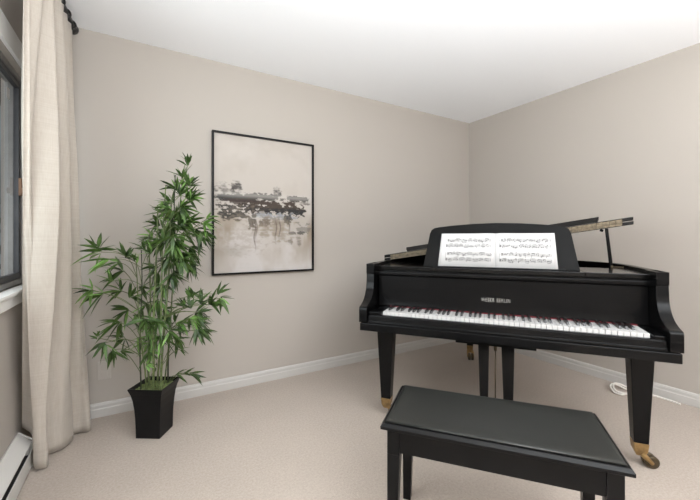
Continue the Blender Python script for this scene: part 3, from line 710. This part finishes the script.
# ------------------------------------------------------------------ bamboo plant
PC = Vector((0.075, 2.350, 0))
pl = thing('bamboo_plant', 'artificial green bamboo plant standing in a black square pot', 'plant', tuple(PC))
PRz = math.radians(-33)
def prect(sd, z, n_=1):
    c, s = math.cos(PRz), math.sin(PRz); return [((x*c-y*s)*sd/2, (x*s+y*c)*sd/2, z) for x, y in ((-1, -1), (1, -1), (1, 1), (-1, 1))]
prof = [(0.138, 0.0), (0.140, 0.06), (0.144, 0.12), (0.151, 0.17), (0.161, 0.215), (0.175, 0.250), (0.196, 0.282), (0.198, 0.288)]
bm = bmesh.new(); secs = [prect(a, z) for a, z in prof]+[prect(0.186, 0.288), prect(0.165, 0.250)]
vs = [[bm.verts.new(p) for p in s] for s in secs]; bm.faces.new(vs[0][::-1]); bm.faces.new(vs[-1])
for i in range(len(vs)-1):
    for k in range(4): bm.faces.new([vs[i][k], vs[i][(k+1) % 4], vs[i+1][(k+1) % 4], vs[i+1][k]])
obj('pot', bm, M_pot, pl, bevel=0.0015)
rp = random.Random(8)
bm = bmesh.new(); ng = 14; G = []
for j in range(ng):
    r = []
    for i in range(ng):
        x = (i/(ng-1)-0.5)*0.168; y = (j/(ng-1)-0.5)*0.168; c, s = math.cos(PRz), math.sin(PRz)
        r.append(bm.verts.new((x*c-y*s, x*s+y*c, 0.259+rp.uniform(0, 0.014))))
    G.append(r)
for j in range(ng-1):
    for i in range(ng-1): bm.faces.new([G[j][i], G[j][i+1], G[j+1][i+1], G[j+1][i]])
obj('moss', bm, M_moss, pl, True)

def at_px(u, v, depth):      # a measured spot of the foliage: position on the plane `depth` beyond the pot axis
    d = 2.056+depth
    p = cf*d+cs*((u-350)/351.7*d); return Vector((p.x, p.y, 1.133-(v-238.3)/351.7*d))-PC
def leaf(bm, p, dr, L, w, droop, roll):
    dr = dr.normalized(); side = dr.cross(Vector((0, 0, 1)))
    if side.length < 0.1: side = Vector((1, 0, 0))
    side.normalize(); side = Matrix.Rotation(roll, 3, dr) @ side; nrm = side.cross(dr).normalized()
    prev = None
    for s, ww in ((0, 0.08), (0.12, 0.55), (0.32, 1.0), (0.58, 0.82), (0.82, 0.42), (1.0, 0.02)):
        c = p+dr*L*s+Vector((0, 0, -droop*L*s*s)); hw = w*ww/2
        cur = [bm.verts.new(c-side*hw+nrm*hw*0.35), bm.verts.new(c), bm.verts.new(c+side*hw+nrm*hw*0.35)]
        if prev:
            bm.faces.new([prev[0], prev[1], cur[1], cur[0]]); bm.faces.new([prev[1], prev[2], cur[2], cur[1]])
        prev = cur
# canes: base pixel x, lean, top height, radius
canes = [((141, 386), (141, 250), 0.0042, 1), ((149, 385), (150, 235), 0.006, 0), ((153, 388), (157, 205), 0.0065, 0), ((157, 386), (166, 185), 0.0055, 0),
         ((161, 387), (172, 200), 0.0065, 0), ((168, 382), (176, 175), 0.0048, 1), ((146, 388), (135, 262), 0.0040, 0), ((164, 384), (184, 165), 0.004, 0)]
# leaf clusters: pixel u, v, main direction in degrees (0 = right, 90 = up), spread, leaf count, length factor, young?
CL = [(188, 165, 85, 95, 6, .85, 0), (182, 178, 95, 120, 7, .85, 0), (190, 186, 60, 130, 7, .8, 0), (176, 190, 120, 110, 7, .95, 0), (186, 197, 20, 130, 8, .9, 0),
      (172, 203, 150, 110, 7, .9, 0), (181, 207, -20, 150, 8, .9, 0), (165, 214, 160, 120, 8, .95, 0), (177, 219, 20, 170, 9, .95, 0), (187, 221, -10, 120, 7, .9, 0),
      (160, 225, 170, 130, 7, .85, 0), (171, 229, -90, 200, 9, .9, 0), (184, 232, -15, 130, 8, 1, 0), (196, 229, -30, 110, 7, .9, 0), (207, 219, 10, 110, 5, .8, 1), (203, 224, -10, 130, 6, .8, 1), (200, 236, -55, 100, 7, .95, 0),
      (152, 238, 165, 120, 7, .8, 1), (163, 243, 180, 150, 8, .9, 0), (176, 244, -60, 160, 9, .95, 0), (190, 248, -40, 120, 8, .95, 0), (150, 252, 130, 120, 5, .75, 1), (168, 257, -100, 170, 9, .9, 0), (181, 260, -30, 130, 8, .9, 0), (189, 266, -45, 110, 5, .9, 0), (157, 268, 200, 140, 7, .85, 0),
      (172, 275, -80, 160, 8, .85, 0), (160, 285, -110, 170, 7, .8, 1),
      (98, 249, 100, 210, 6, .95, 0), (101, 252, 200, 70, 3, 1.2, 1), (108, 259, 190, 60, 4, 1.1, 1), (127, 257, 60, 150, 7, .9, 0), (119, 262, 200, 60, 3, .9, 1), (124, 271, 170, 110, 5, 1.15, 0), (136, 262, 110, 100, 4, .7, 1),
      (112, 281, 130, 130, 5, .8, 1), (92, 290, 190, 130, 7, .95, 1), (103, 293, 200, 100, 5, 1.1, 0), (122, 291, 150, 150, 7, 1.1, 0), (131, 297, 30, 140, 6, 1, 0), (140, 288, 0, 120, 5, .85, 0),
      (128, 310, 200, 120, 7, 1.1, 0), (120, 322, 215, 120, 7, 1.1, 0), (133, 322, 40, 130, 5, .8, 1), (124, 338, 190, 150, 6, .9, 0), (104, 343, -110, 150, 8, .8, 0), (98, 338, 120, 120, 4, .5, 0), (112, 350, -80, 140, 7, .8, 0), (121, 350, -10, 130, 4, .7, 0), (138, 338, -60, 120, 5, .8, 0),
      (147, 305, -90, 190, 8, .85, 0), (158, 300, -90, 180, 8, .85, 0), (151, 322, -80, 200, 8, .9, 1), (163, 316, -60, 190, 7, .85, 0), (155, 335, -90, 200, 9, 1.0, 1), (150, 343, -100, 160, 6, .8, 1), (170, 331, -60, 170, 7, .85, 0), (143, 318, 200, 160, 5, .8, 0),
      (192, 298, 95, 120, 6, .7, 0), (184, 306, 130, 120, 6, .7, 0), (201, 304, 70, 120, 6, .8, 0), (210, 304, 30, 110, 6, .8, 0), (221, 298, -60, 160, 7, .8, 0), (217, 294, 60, 60, 3, .8, 0), (196, 312, 0, 130, 6, .85, 0), (190, 318, -40, 120, 6, .9, 1), (197, 322, -30, 120, 7, .85, 0), (180, 322, -20, 140, 6, .85, 0), (203, 330, -25, 70, 4, .7, 0), (176, 345, 0, 90, 3, .5, 0), (180, 349, -20, 60, 3, .5, 0),
      (147, 365, 0, 170, 4, .4, 1), (157, 366, 180, 150, 4, .4, 1), (176, 376, 10, 60, 5, .7, 0), (184, 373, 20, 60, 4, .6, 0), (190, 374, -5, 40, 4, .8, 0)]
cobj = []
for (bu, bv), (tu, tv), r, dk in canes:
    a = at_px(bu, bv, 0); 
    dd = max(-0.05, min(0.06, (385-bv)*0.03)); a = at_px(bu, bv, dd)
    a.z = 0.262; t_ = at_px(tu, tv, dd*0.5+rp.uniform(-0.06, 0.06))
    P = [a.lerp(t_, k/8)+Vector((math.sin(k*0.8+bu)*0.005, math.cos(k*0.7+bu)*0.005, 0))*(1 if k else 0) for k in range(9)]
    bm = bmesh.new(); S_ = spline(P, 6); RR = []
    for k in range(len(S_)):
        RR.append(r*(1-0.45*k/len(S_))*(1.16 if k % 6 == 0 else 1))
    tube(bm, S_, RR, 8); co = obj('cane', bm, M_canedk if dk else M_cane, pl, True)
    cobj.append([co, P, bmesh.new(), bmesh.new(), bmesh.new()])
CL += [(u+rp.uniform(-8, 8), v+rp.uniform(-7, 9), deg+rp.uniform(-50, 50), spr, cnt, lf*0.95, 0) for (u, v, deg, spr, cnt, lf, yg) in CL if (148 < u < 200 and 185 < v < 345)]
for (u, v, deg, spr, cnt, lf, yg) in CL:
    dep = rp.uniform(-0.13, 0.12)*(1 if abs(u-160) < 45 else 0.6)
    if v < 250 and u > 195: dep = rp.uniform(-0.05, 0.05)
    if u < 118: dep -= 0.19
    c = at_px(u, v, dep)
    # nearest cane and a branch from it
    best = min(range(len(cobj)), key=lambda k: min((c-(q+Vector((0, 0, 0.06)))).length for q in cobj[k][1])+0.01*k % 3*0.01)
    co, P, bbm, l1, l2 = cobj[best]
    ok = [q for q in P if q.z < c.z+0.01] or [P[1]]
    root = min(ok, key=lambda q: (c-q-Vector((0, 0, 0.10))).length)
    if (c-root).length > 0.02:
        mid = root.lerp(c, 0.5)+Vector((0, 0, 0.02)); b1 = bmesh.new(); tube(b1, spline([root, mid, c], 4), [0.0018]*9, 5); obj('branch', b1, M_cane, co, True)
    cnt = int(cnt*1.45+0.5)
    for k in range(cnt):
        a = math.radians(deg+spr*((k+0.5)/cnt-0.5)+rp.uniform(-14, 14)); sp = math.sin(rp.uniform(-1.1, 1.1))
        d = cs*math.cos(a)+Vector((0, 0, 1))*math.sin(a)+cf*sp*0.75
        L = 0.112*lf*rp.uniform(0.75, 1.15)
        off = Vector((rp.uniform(-1, 1), rp.uniform(-1, 1), rp.uniform(-1, 1)))*0.008
        leaf(l2 if (yg and rp.random() < 0.6) or rp.random() < 0.10 else l1, c+off, d, L, L*rp.uniform(0.155, 0.205)+0.003, rp.uniform(0.0, 0.30), rp.uniform(-0.9, 0.9))
for co, P, bbm, l1, l2 in cobj:
    bbm.free()
    if len(l1.verts): obj('leaves', l1, M_leaf, co, True)
    else: l1.free()
    if len(l2.verts): o = obj('young_leaves', l2, M_leaf2, co, True); o['label'] = 'lighter yellow green leaves'
    else: l2.free()
